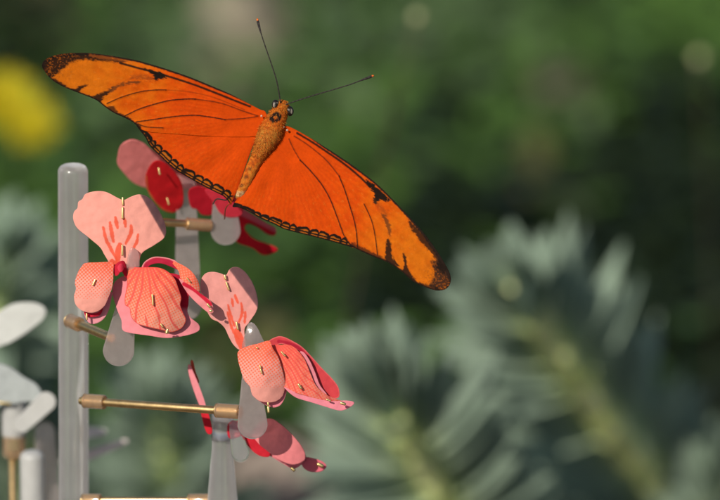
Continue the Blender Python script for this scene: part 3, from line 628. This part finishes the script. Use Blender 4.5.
def wingcol(outl, veins, side, hind):
    oc = crom(outl, True, 5)
    tipx, tipy = (42, 66) if side < 0 else (451, 280)
    if not hind:
        n = len(outl); idx = (0, 26) if side < 0 else (1, 23)
        lead = crom(outl[(0 if side < 0 else 1):(17 if side < 0 else 13)], False, 5)
        trail = crom(outl[(16 if side < 0 else 12):(28 if side < 0 else 24)], False, 5)
    else:
        marg = crom(outl[4:16] if side < 0 else outl[5:16], False, 5)
    def f(x, y):
        bx, by = (262, 118) if side < 0 else (285, 135)
        r = np.hypot(x-bx, y-by)
        n1 = vnoise(x, y, 16, 11, 4); n2 = vnoise(x, y, 2.2, 12, 2)
        c = mixc(np.tile(OR_IN, (len(x), 1)), OR_OUT, np.clip(sst(70, 190, r+n1*35), 0, 1)*(0.25 if hind else 1))
        c = c*(1+0.10*n1[:, None]+0.05*n2[:, None])
        n3 = streaknoise(x, y, bx, by)
        # fine radiating grain
        th = np.arctan2(y-by, x-bx)
        c = c*(1+0.05*np.sin(th*95+n1*3)*sst(20, 60, r))[:, None]
        fl = sst(0.42, 0.7, n3)*sst(30, 80, r)
        c = mixc(c, np.array((0.52, 0.16, 0.02)), fl*0.35)
        jit = n2*0.55
        for p, wd, al in veins:
            q = crom(p, False, 6)
            c = mixc(c, BLK, al*(1-sst(wd*0.35, wd*1.05, pdist(x, y, q)+jit*0.3)))
        if hind:
            d, s = pdist(x, y, marg, want_s=True); Lt = s.max()
            if side > 0: s = Lt-s
            # s measured from the outer end (next to the forewing)
            per = 10.2; u = ((s+1.6*np.sin(s*0.21)+1.1*np.sin(s*0.47+1))/per) % 1; rr2 = np.sqrt(np.clip(1-(2*u-1)**2, 0, 1))
            arch = (4.6+3.4*rr2)*sst(-10, 35, s) if side < 0 else (4.2+3.2*rr2)*(0.45+0.55*sst(10, 60, s))
            dj = d+jit*0.5+n3*0.2
            inb = sst(arch+0.9, arch+0.3, dj)
            cell = np.tile(OCH, (len(x), 1))
            cell = mixc(cell, BLK, sst(-2.7, -1.7, dj-arch+0.3*np.sin(s*0.7)))
            cell = mixc(cell, BLK, (1-sst(0.08, 0.15, np.minimum(u, 1-u)*0.85))*0.97)
            cell = mixc(cell, BLK, 1-sst(0.55, 1.05, np.abs(dj-2.9)))
            cell = mixc(cell, BLK, 1-sst(1.0, 1.6, dj))
            fill = sst(42, 8, s) if side < 0 else sst(26, 4, s)
            cell = mixc(cell, BLK, np.clip(fill*(0.8+n2), 0, 1))
            c = c*(1-inb[:, None])+cell*inb[:, None]
            # inner edge beside the abdomen: dark red shadow painted into the colour
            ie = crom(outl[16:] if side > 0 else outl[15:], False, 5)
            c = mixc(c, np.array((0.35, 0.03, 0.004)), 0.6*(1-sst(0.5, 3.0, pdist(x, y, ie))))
        else:
            dl = pdist(x, y, lead)+jit*0.6; dt = pdist(x, y, trail)+jit*0.6
            rt = np.hypot(x-tipx, y-tipy)
            # leading edge: thin black line, fading near the body
            wl = 0.7+1.1*sst(15, 60, r)+ 1.6*sst(80, 20, rt)
            c = mixc(c, BLK*1.5, (1-sst(wl*0.7, wl*1.3, dl))*sst(2, 40, r))
            c = mixc(c, BLK, (1-sst(0.9, 2.0, dt))*0.97)
            def blotch(c, poly, soft=0.9, col=BLK, al=1.0, nz=1.6):
                q = np.asarray(poly, float); ins = inside(np.stack([x, y], 1), crom(q, True, 6)); dd = pdist(x, y, crom(q, True, 6), True)*np.where(ins, -1, 1)
                return mixc(c, col, al*sst(soft*1.3, -soft*1.3, dd+(n3*0.8+n2*0.4)*nz*1.25-0.35))
            if side < 0:
                c = blotch(c, [(42, 60), (50, 56), (62, 54), (78, 54), (95, 55), (110, 57.5), (125, 61.5), (118, 62.2), (100, 60.5), (82, 59.5), (72, 62), (64, 68), (56, 74), (50, 79), (44, 72)], 1.2, BLK, 0.97, 1.5)
                sp = sst(0.05, 0.45, vnoise(x, y, 1.6, 31, 2)+0.5*n3)*sst(4, 9, np.hypot(x-40, y-66))*sst(46, 20, np.hypot(x-42, y-64))
                c = mixc(c, np.array((0.30, 0.075, 0.006)), sp*0.55)
                c = blotch(c, [(90, 54.6), (112, 57.7), (128, 61.5), (112, 59.7), (95, 57.5)], 0.8, np.array((0.25, 0.06, 0.01)), 0.6, 1)
                c = blotch(c, [(144.5, 69), (151, 70), (160, 72.5), (167, 76.5), (163, 78.5), (158, 79), (154, 80), (154.5, 76), (150, 72.5)], 0.7)
                c = blotch(c, [(136, 75.5), (146, 76), (153, 78), (150, 80.5), (140, 79), (130, 78.5)], 1.6, BRN, 0.5, 2.5)
                c = blotch(c, [(81, 94), (92, 96.5), (99, 94), (107, 91), (112.5, 88), (110, 92.5), (103, 97.5), (100, 101.5), (94, 100.5), (84, 97)], 0.8, BLK, .95, 1.5)
                c = blotch(c, [(108, 90), (116, 85.8), (126, 82.3), (138, 81.3), (139, 83), (128, 84), (118, 87.5), (111, 92)], 0.9, BRN, 0.85, 1.5)
                c = blotch(c, [(66, 88), (75, 89), (81, 86), (88, 84.8), (84, 87.2), (79, 91.5), (74, 92.5)], 0.7, BLK, .95, 1.0)
                c = blotch(c, [(51, 77), (60, 82), (66, 86), (62, 87), (52, 81)], 0.8, BLK, .9, 1.0)
                c = blotch(c, [(109, 108), (113, 106), (119, 113), (126, 116), (132, 120), (140, 126), (140, 131), (134, 127), (120, 118)], 0.8, BLK, .85, 1.2)
            else:
                c = blotch(c, [(366, 180), (373, 184.5), (382, 192.5), (390, 200.5), (386, 201), (380, 199.5), (376, 203.5), (373.5, 200), (374.5, 194), (369, 186)], 0.7)
                c = blotch(c, [(374, 200), (382, 206), (388, 214), (386, 216), (378, 209)], 1.6, BRN, 0.35, 2.5)
                c = blotch(c, [(408, 219), (414, 225), (424, 236.5), (433, 249), (440, 260), (446, 271), (442, 272), (437, 262), (430, 251), (420, 240), (411, 227)], 0.8, BLK, .92, 1.6)
                c = blotch(c, [(432, 262), (439, 258), (446, 266), (450.5, 276), (449, 285), (442, 289), (434, 289.5), (430, 284), (435, 274)], 1.4, BLK*1.6, 0.95, 2.2)
                sp = sst(0.0, 0.4, vnoise(x, y, 1.6, 31, 2)+0.5*n3)*sst(26, 12, np.hypot(x-444, y-278))*sst(2, 6, dl)
                c = mixc(c, np.array((0.24, 0.06, 0.006)), sp*0.6)
                c = blotch(c, [(437, 261), (442, 263), (446, 270), (443, 273), (438, 269)], 1.2, BLK, 0.95, 2.0)
                c = blotch(c, [(381, 213.5), (385, 216), (389, 223), (391, 231), (389.5, 236), (387.5, 229), (384.5, 221)], 0.8, BRN, .85, 1.3)
                c = blotch(c, [(387, 240), (390.5, 243), (391, 252), (393.5, 259), (399, 266), (393, 265), (386, 260.5), (385.5, 252)], 0.8, BLK, .95, 1.3)
                c = blotch(c, [(403, 254), (405.8, 257), (407, 266), (411, 274), (416, 281), (409, 277.5), (403, 271), (404.5, 264)], 0.7, BLK, .95, 1.0)
                c = blotch(c, [(352, 243), (362, 247), (372, 252.5), (382, 257), (380, 260), (365, 254), (352, 247)], 0.9, BLK, .8, 1.3)
                c = blotch(c, [(420, 283), (432, 286), (441, 288), (436, 290.5), (424, 287)], 0.9, BLK, .8, 1.3)
        return np.clip(c, 0.002, 1)
    return f
def wingdz(side, hind, veins):
    def f(x, y):
        bx, by = (262, 118) if side < 0 else (285, 135)
        r = np.hypot(x-bx, y-by)
        z = 0.8-0.010*r-0.00002*r*r + (0.14 if hind else 0)
        for p, wd, al in veins:
            if al > 0.5: z = z-0.10*np.exp(-(pdist(x, y, crom(p, False, 4))/1.2)**2)
        th = np.arctan2(y-by, x-bx)
        z = z+0.13*np.sin(th*14+0.6*np.sin(r*0.05))*sst(10, 80, r)
        if hind:  # trough beside the abdomen
            ax = pdist(x, y, [(268, 135), (236, 203)]); z = z+0.35*np.exp(-(ax/7)**2)
        return z
    return f
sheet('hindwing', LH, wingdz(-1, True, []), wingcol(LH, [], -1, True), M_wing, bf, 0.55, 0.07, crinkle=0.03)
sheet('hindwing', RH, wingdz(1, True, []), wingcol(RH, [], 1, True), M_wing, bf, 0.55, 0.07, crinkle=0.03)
sheet('forewing', LF, wingdz(-1, False, LFv), wingcol(LF, LFv, -1, False), M_wing, bf, 0.55, 0.07, crinkle=0.03)
sheet('forewing', RF, wingdz(1, False, RFv), wingcol(RF, RFv, 1, False), M_wing, bf, 0.55, 0.07, crinkle=0.03)
# body: one continuous lofted surface
BS = [(284, 100, 0.8), (283.6, 101.5, 4.0), (283, 104.5, 6.6), (281.8, 108, 7.8), (280, 112, 8.4), (278, 116.5, 9.4), (275.5, 121, 10.3), (272.5, 127.5, 11.6), (269.5, 134, 12.2), (266, 141, 11.2), (262.5, 148, 9.2), (259, 154.5, 7.4), (255.5, 161.5, 6.6), (252, 169, 6.3), (248.5, 177, 5.9), (245, 184.5, 5.4), (241.8, 190.5, 4.9), (239.5, 194.5, 4.1), (238, 198, 2.4), (237.6, 199, 0.4)]
bs = crom(BS, False, 6); V, F, C = [], [], []; seg = 40
for i, (cx, cy, r) in enumerate(bs):
    a = bs[max(i-1, 0)][:2]; b = bs[min(i+1, len(bs)-1)][:2]; t = (b-a)/np.linalg.norm(b-a); nx, ny = -t[1], t[0]
    for k in range(seg):
        an = 2*math.pi*k/seg; lat = math.cos(an)*r; dep = math.sin(an)*r*0.9*0.18
        ringed = 1+0.035*math.cos(i*2*math.pi/5.5)*(1 if cy > 155 else 0)
        x, y = cx+nx*lat*ringed, cy+ny*lat*ringed
        V.append(tuple(P(x, y, 0.75-dep*ringed))); C.append((x, y, an, i))
for i in range(len(bs)-1):
    for k in range(seg):
        k2 = (k+1) % seg; F.append((i*seg+k, i*seg+k2, (i+1)*seg+k2, (i+1)*seg+k))
C = np.array(C); bx, by = C[:, 0], C[:, 1]; nz = vnoise(bx, by, 3.0, 21, 3); nz2 = vnoise(bx, by, 9, 22, 2)
bcol = mixc(np.tile(np.array((0.42, 0.130, 0.014)), (len(V), 1)), np.array((0.52, 0.085, 0.005)), np.clip(0.35+nz*0.9+nz2*0.4, 0, 1))
bcol = mixc(bcol, np.array((0.30, 0.16, 0.03)), sst(108, 102, by)*0.5+sst(125, 135, by)*sst(160, 145, by)*0.5)
ring = np.hypot((bx-275.6)*1.0+(by-117.5)*0.35, (by-117.5)*1.15)
bcol = mixc(bcol, BLK, sst(1.0, 2.4, ring)*sst(7.0, 5.4, ring+nz*1.5))
ax = crom([(272, 130), (258.5, 155), (248.5, 177), (238, 198)], False, 8)
lat = (bx-pdist(bx, by, ax)*0)-np.interp(by, ax[:, 1], ax[:, 0])
spots = sst(0.1, 0.5, np.sin(by*0.75+0.6))*sst(-0.4, -1.2, lat)*sst(-4.8, -3.8, lat)*sst(158, 164, by)*sst(192, 188, by)
bcol = mixc(bcol, BLK*2, spots*0.65)
bcol = mixc(bcol, np.array((0.55, 0.42, 0.22)), sst(190, 193, by)*sst(198, 195, by)*0.7)
bcol = mixc(bcol, BRN, sst(0.18, 0.6, nz)*0.5)
link('body', V, F, M_body, bf, np.clip(bcol, .003, 1))
# fuzz on head and thorax
V, F, C = [], [], []
for i in range(4200):
    t = random.random()**0.8*0.62 if random.random() < 0.8 else random.random()
    k = t*(len(bs)-2); j = int(k); cx, cy, r = bs[j]; an = random.uniform(0.0, math.pi)
    a = bs[j][:2]; b = bs[j+1][:2]; tt = (b-a)/np.linalg.norm(b-a); nx, ny = -tt[1], tt[0]
    x, y = cx+nx*math.cos(an)*r, cy+ny*math.cos(an)*r; dz = 0.75-math.sin(an)*r*0.9*0.18
    if 1.5 < math.hypot(x-275.6, y-117.5) < 6.5 and random.random() < 0.93: continue
    p = P(x, y, dz); Lh = random.uniform(0.25, 0.62)*MM*(0.5 if t > 0.62 else 1)
    out = (rgt*(nx*math.cos(an))-upv*(ny*math.cos(an))-fwd*math.sin(an))
    tv = rgt*tt[0]-upv*tt[1]
    d = (out*random.uniform(0.15, 0.7)+tv*random.uniform(0.5, 1)+Vector([random.uniform(-.7, .7) for _ in range(3)])).normalized()
    s = d.cross(out); s.normalize(); wd = 0.035*MM
    i0 = len(V); V += [tuple(p-s*wd), tuple(p+s*wd), tuple(p+d*Lh)]; F.append((i0, i0+1, i0+2))
    cc = random.choice([(0.46, 0.15, 0.016), (0.60, 0.13, 0.010), (0.34, 0.11, 0.015), (0.5, 0.20, 0.03), (0.30, 0.05, 0.008), (0.62, 0.10, 0.006)])
    C += [cc]*3
link('fuzz', V, F, M_body, bf, np.array(C), smooth=False)
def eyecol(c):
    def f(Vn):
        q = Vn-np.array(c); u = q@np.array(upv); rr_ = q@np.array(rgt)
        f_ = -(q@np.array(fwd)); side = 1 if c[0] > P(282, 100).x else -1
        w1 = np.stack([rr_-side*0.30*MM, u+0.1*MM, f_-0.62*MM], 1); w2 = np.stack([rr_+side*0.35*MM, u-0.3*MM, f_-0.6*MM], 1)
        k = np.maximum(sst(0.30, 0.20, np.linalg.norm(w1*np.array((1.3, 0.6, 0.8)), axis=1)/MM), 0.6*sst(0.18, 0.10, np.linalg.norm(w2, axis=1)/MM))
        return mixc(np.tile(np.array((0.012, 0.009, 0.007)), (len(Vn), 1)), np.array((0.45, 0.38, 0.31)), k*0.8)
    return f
M_eye = mat('compound_eye', rough=0.4, spec=0.3, noise_scale=3000, var=0.1)
for ex, ey in ((275.6, 104.6), (290.0, 111.2)):
    e = P(ex, ey, 0.3); ball('eye', e, 4.4*PX, M_eye, bf, colf=eyecol(e), sq=(0.85, 1, 1.15))
for hx, hy, hr in ((261.5, 116, 1.1), (287.2, 130.2, 1.2), (284, 127, .8)):
    ball('hinge_scale', P(hx, hy, -0.02), hr*PX, M_body, bf, cols=np.array((0.50, 0.36, 0.26)))
def antenna(pts):
    p = crom(pts, False, 8); n = len(p); rad = []
    for i in range(n):
        t = i/(n-1); r = 0.62-0.1*t
        if t > 0.82: r = 0.52+0.75*math.sin(min(1, (t-0.82)/0.13)*math.pi/2)
        if t > 0.985: r = 0.6
        rad.append(r*PX)
    cols = [(0.020, 0.016, 0.014) if i < n-3 else (0.45, 0.10, 0.02) for i in range(n)]
    # segment banding
    pp = resample(np.array([tuple(P(*q)) for q in p]), 0.00025, False); t = np.linspace(0, 1, len(pp))
    rr_ = np.interp(t, np.linspace(0, 1, n), rad)*(1+0.08*np.sin(np.arange(len(pp))*2.1))
    cc = np.array([np.array((0.03, 0.025, 0.024)) if tt_ < 0.975 else np.array((0.45, 0.10, 0.02)) for tt_ in t])
    cc = cc*(1+0.9*(np.arange(len(pp)) % 3 == 0))[:, None]
    tube('antenna', pp.tolist(), rr_.tolist(), M_body, bf, 10, cols=cc)
antenna([(280.5, 103, -0.3), (278.5, 90, -1.0), (275, 75, -1.8), (264, 42.5, -3.0), (259.5, 28, -3.0), (257.2, 18.5, -2.8)])
antenna([(286, 104.5, -0.3), (296, 101, -1.0), (315, 95, -1.8), (347, 85.5, -2.5), (362, 80, -2.5), (374, 75.5, -2.3)])
for pts in ([(232, 196, 2.5), (226, 200, 3), (217, 199, 6), (213, 204, 12)], [(234, 200, 3), (229, 204, 3), (225.5, 209, 8), (224.5, 219, 17)],
            [(270, 130, 2), (262, 150, 8), (248, 178, 16), (243, 196, 24)], [(275, 132, 2), (268, 155, 9), (254, 185, 18), (245, 200, 25)]):
    tube('leg', [P(*q) for q in crom(pts, False, 6)], [0.65*PX]*(len(pts)*6-5), M_dark if pts[0][0] != 234 else mat('amber_leg', base=(0.35, 0.05, 0.01), rough=0.4), bf, 8)
